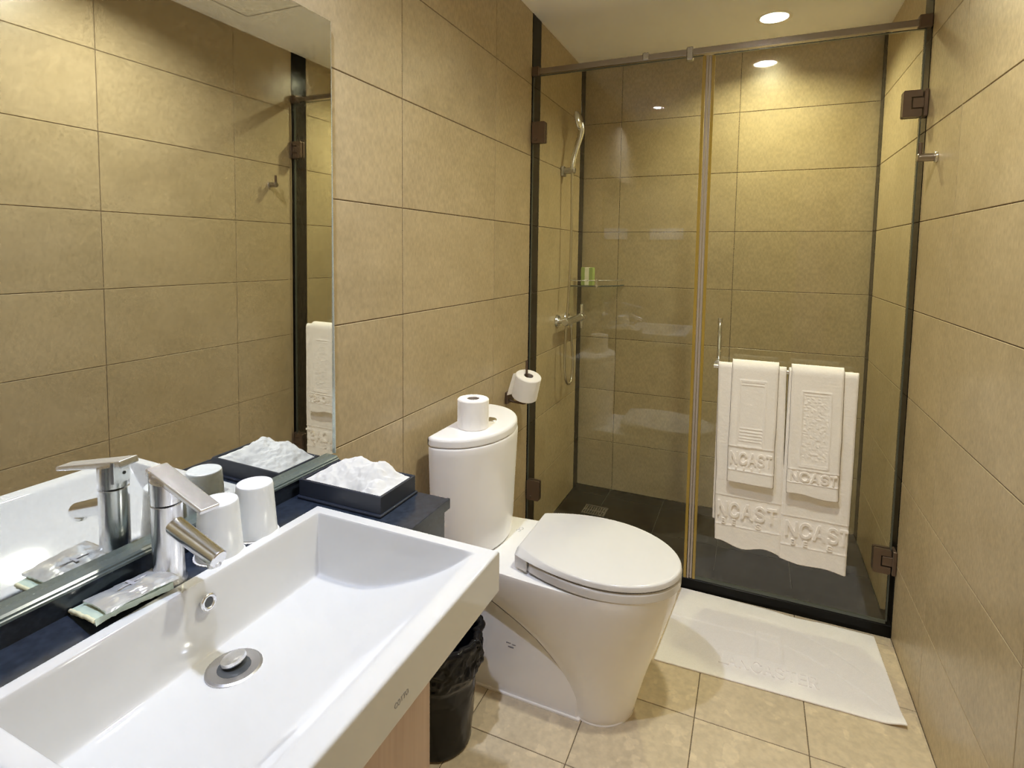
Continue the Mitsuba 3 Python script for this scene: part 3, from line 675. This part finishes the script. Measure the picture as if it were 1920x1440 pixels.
# seat and lid, sloping slightly to the front
def slope(mesh, z0):
    v = mesh.vertices.copy(); v[:, 2] += (.525 - v[:, 0]) * .042; mesh = mesh.copy(); mesh.vertices = v; return mesh
def dense(o, step=.006):
    return np.array(sg.Polygon(o).exterior.segmentize(step).coords[:-1])
so = egg(.350, .764, .150, .186, .52); so[:, 1] += TC
obj('seat', slope(slab(so, .4325, .4595, .006, 5, .002), 0), 'm_seat', wc, 45)
lo = egg(.303, .762, .118, .185, .525); lo[:, 1] += TC
l0, l1 = egg(.303, .765, .140, .1865, .522), egg(.303, .762, .116, .1845, .527)
lr_ = []
for z, f, ins in ((.4640, 0, .003), (.4665, .0, 0), (.4710, .25, 0), (.4780, .85, .0), (.4805, .97, .0012), (.4822, 1, .0035), (.4830, 1, .008), (.4838, 1, .03), (.4850, 1, .09)):
    e = l0 * (1 - f) + l1 * f; c = np.array([.53, 0]); k = 1 - ins / .19
    e = c + (e - c) * k; lr_.append(np.c_[e[:, 0], TC + e[:, 1], np.full(len(e), z)])
lidm = slope(loft(lr_), 0); lo = l0 + [0, TC]
obj('lid', lidm, 'm_seat', wc, 45)
lp = sg.Polygon(lo).intersection(sg.box(0, 0, .347, 3)).buffer(-.004).buffer(.004)
obj('hinge_block', slope(slab(np.array(lp.exterior.segmentize(.006).coords[:-1]), .4315, .4690, .004, 4, .003), 0), 'm_seat', wc, 40)
def inset(o, r): return np.array(sg.Polygon(o).buffer(-r).exterior.segmentize(.008).coords[:-1])
obj('gap_shade', slope(cat([slab(inset(so, .005), .4585, .4645, .0005, 2, .0005), slab(inset(so, .005), .4295, .4335, .0005, 2, .0005)]), 0), 'm_ink_and_shade', wc, 30, label='thin dark slabs painting the shadow gaps above and below the seat')  # dark slabs paint the shadow in the lid, seat and bowl gaps
# tank
def dshape(x0, depth, half, n=60, rb=.016):
    t = np.linspace(-PI / 2, PI / 2, n); c = np.c_[x0 + rb + (depth - rb) * np.cos(t) ** .92, half * np.sin(t)]
    b = np.c_[np.full(13, x0), np.linspace(half - rb * .6, -half + rb * .6, 13)]
    return np.vstack([c, b])
rings = []
for z, s, ins in ((.4335, .90, .004), (.438, .90, 0), (.50, .925, 0), (.60, .96, 0), (.70, .985, 0), (.76, 1.0, 0), (.779, 1.005, 0), (.7845, 1.005, .003)):
    o = dshape(.046, .182 * (s * 1.02 if s < .95 else s) - ins, .208 * s - ins); rings.append(np.c_[o[:, 0], TC - .006 + o[:, 1], np.full(len(o), z)])
obj('tank', loft(rings), 'm_ceramic', wc, 50)
o = dshape(.042, .185, .2075); o[:, 1] += TC - .006
obj('tank_lid', slab(o, .7870, .8165, .012, 7, .004), 'm_ceramic', wc, 50)
obj('flush_button', cat([move(lathe([(0, 0), (.022, 0), (.022, .003), (.020, .0045), (0, .005)], 40), .142, 1.606, .8160)]), 'm_chrome', wc, 30, label='round chrome flush button')
obj('maker_mark', text_on('CC', .016, .0008, (.222, 1.690, .4296), (-.25, -1, 0), (1, -.25, 0), False), 'm_ink_pale', wc)
obj('printed_mark', cat([box(.266, .281, TC - .1088, TC - .1078, .168, .171), box(.285, .297, TC - .1088, TC - .1078, .166, .169), box(.272, .291, TC - .1088, TC - .1078, .156, .160)]), 'm_ink_and_shade', wc)

def roll(name, label, at, d, r=.0505, h=.094, core=.0195):
    t = thing(name, label, 'toilet roll', 'white toilet rolls')
    obj('paper', orient(lathe([(core, 0), (r - .003, 0), (r, .003), (r, h - .003), (r - .003, h), (core, h), (core, 0)], 56), at, d), 'm_paper', t, 35)
    obj('core', orient(lathe([(core - .001, .001), (core, .001), (core, h - .0015), (core - .001, h - .0015), (core - .001, .001)], 40), at, d), 'm_core', t, 35)
    return t
r1 = roll('toilet_roll', 'spare white toilet roll standing on the toilet tank', (.1245, 1.5187, .8168), (0, 0, 1), .0495, .092)
# wall roll holder
ax = np.array([.27, -.19, 1.0]); ax /= np.linalg.norm(ax)
rb_ = np.array([.0740, 2.066, .777])
ho_ = thing('roll_holder', 'dark metal upright toilet roll holder on the wall beside the glass', 'holder')
obj('plate', rbox(.0005, .014, 2.035, 2.10, .745, .795, .004), 'm_bronze', ho_, 40)
md = rb_ + ax * .05
obj('arm', cat([tube([(.008, md[1], .758), (.03, md[1], .7535), (md[0] - .012, md[1], .752), (md[0] - .003, md[1], .7545), (md[0], md[1], .762), (md[0], md[1], .84), (md[0], md[1], .930)], .0050, 14), cyl((md[0], md[1], .760), (md[0], md[1], .764), .020, n=28)]), 'm_bronze', ho_, 40)
r2 = roll('toilet_roll', 'white toilet roll leaning on the wall holder beside the glass panel', rb_, ax, .0525, .100)
tz_ = np.linspace(0, .098, 24); tl = np.linspace(0, .030, 10)
pp = np.array([[rb_ + ax * z + np.array([-.0405, -.0345, .015]) + np.array([-.35, -.93, 0]) * (l * (.55 + .45 * (1 - z / .098))) * np.array([1, 1, 1]) for z in tz_] for l in tl])
obj('loose_end', sheet(pp, .0012), 'm_paper', r2, True)

# ---------------------------------------------------------------- waste bin
wbn = thing('waste_bin', 'round black bin lined with a black plastic bag between the cabinet and the toilet', 'bin')
bxc, byc = .152, 1.268
obj('bin', move(lathe([(0, 0), (.086, 0), (.090, .004), (.113, .297), (.116, .303), (.113, .305), (.110, .301), (.0865, .008), (0, .008)], 48), bxc, byc, 0), 'm_plastic_black', wbn, 35)
na, nz = 128, 60
A, H = np.meshgrid(np.linspace(0, 2 * PI, na + 1), np.linspace(0, 1, nz), indexing='ij')
zb_ = .008 + .302 * H
rb0 = .0930 + .0235 * H
wr = meshkit.fbm(np.stack([np.cos(A) * 2.2, np.sin(A) * 2.2, H * 5], -1), 3, 21) - .5
wr2 = np.abs(meshkit.fbm(np.stack([np.cos(A) * 6, np.sin(A) * 6, H * 9], -1), 3, 22) - .5)
rb1 = rb0 + .004 * wr + np.where(H > .66, (.018 * wr2 * 2 + .012 * (wr + .5)) * np.clip((H - .66) / .08, 0, 1), 0) + .006 * np.exp(-((H - .68) / .03) ** 2) * (wr + .6) + .0035 * (wr2 - .2) + .002 * np.sin(A * 9 + 14 * H + 5 * wr) * (H > .5)
pb = np.stack([bxc + rb1 * np.cos(A), byc + rb1 * np.sin(A), zb_], -1)
roll_z = np.linspace(0, PI, 10)[1:]
topc = np.stack([np.stack([bxc + (rb1[:, -1] - .012 + .012 * np.cos(t)) * np.cos(A[:, -1]), byc + (rb1[:, -1] - .012 + .012 * np.cos(t)) * np.sin(A[:, -1]), zb_[:, -1] + .012 * np.sin(t) + .006 * wr[:, -1]], -1) for t in roll_z], 1)
inner = np.stack([np.stack([bxc + (rb1[:, -1] * 0 + .106 - .02 * s) * np.cos(A[:, -1]), byc + (.106 - .02 * s) * np.sin(A[:, -1]), (.300 - .2 * s) + 0 * A[:, -1]], -1) for s in np.linspace(.05, 1, 8)], 1)
pb = np.concatenate([pb, topc, inner], 1)
obj('liner', sheet(pb, .0008), 'm_bag', wbn, True, label='shiny black plastic bag folded over the rim')

# ---------------------------------------------------------------- bath mat
mt = thing('bath_mat', 'white towelling bath mat on the floor before the shower', 'mat')
c00, c10, c11, c01 = (np.array(q) for q in ((.663, 1.818), (1.380, 1.842), (1.368, 2.264), (.700, 2.276)))
u, v = np.meshgrid(np.linspace(0, 1, 240), np.linspace(0, 1, 150), indexing='ij')
xy = (c00 * ((1 - u) * (1 - v))[..., None] + c10 * (u * (1 - v))[..., None] + c11 * (u * v)[..., None] + c01 * ((1 - u) * v)[..., None])
xy[..., 1] += -.010 * np.exp(-((u - .62) / .10) ** 2) * v ** 6
q = np.concatenate([xy * 1.0, u[..., None] * 0], -1)
mh = .0052 + .0016 * (meshkit.fbm(q * 7, 3, 31) - .5) + .0010 * (meshkit.fbm(q * 260, 2, 32) - .5)
mh += .012 * np.exp(-((1 - u) / .05) ** 2 - (v / .10) ** 2)
xw, yw = xy[..., 0], xy[..., 1]
arcy = 2.085 - .62 * np.maximum(0, xw - .98) ** 1.9 * 2.2
mh -= .0030 * ridge(yw, arcy, .004) * (xw < 1.35) + .0022 * ridge(yw, arcy + .115, .004) * (xw > .95)
mh += framebump(xw, yw, .980, 1.060, 1.968, 2.115, .0035, .0032)
mh += .0016 * ridge(yw, 1.960 + 0 * xw, .003) * (xw > .86) * (xw < 1.17)
obj('terry', sheet(np.concatenate([xy, mh[..., None]], -1), .0042), 'm_mat', mt, True)
obj('lettering', text_on('LANCASTER', .052, .0052, (.862, 1.893, .0042), (1, .02, 0), (0, 1, 0), True, .300), 'm_mat', mt)

# ---------------------------------------------------------------- wall fittings
hk = thing('clothes_hook', 'chrome clothes hook on the right wall before the shower', 'hook')
obj('rose', cyl((W - .0005, 2.132, 1.681), (W - .008, 2.132, 1.681), .017, n=32, c=.001), 'm_chrome', hk, 30)
obj('peg', cyl((W - .006, 2.132, 1.681), (1.372, 2.132, 1.681), .0125, n=28, c=.002), 'm_rail', hk, 40)
obj('pin', cat([cyl((1.379, 2.132, 1.681), (1.379, 2.132, 1.728), .0058, n=20, c=.001)]), 'm_bronze', hk, 40)
struct('door_1', cbox(1.208, W - .001, YF + .0005, YF + .035, 0, 2.10, .002), 'm_wood', 'edge of a wooden door, seen faintly reflected in the shower door')
so = thing('wall_socket', 'white socket plate on the front wall, seen reflected in the shower glass', 'socket')
obj('plate', rbox(.100, .376, YF + .0005, YF + .012, 1.486, 1.579, .004), 'm_white_plastic', so)
obj('insert', cat([rbox(.120, .165, YF + .010, YF + .014, 1.505, 1.56, .002), rbox(.19, .30, YF + .010, YF + .0135, 1.51, 1.555, .002)]), 'm_trim_white', so)
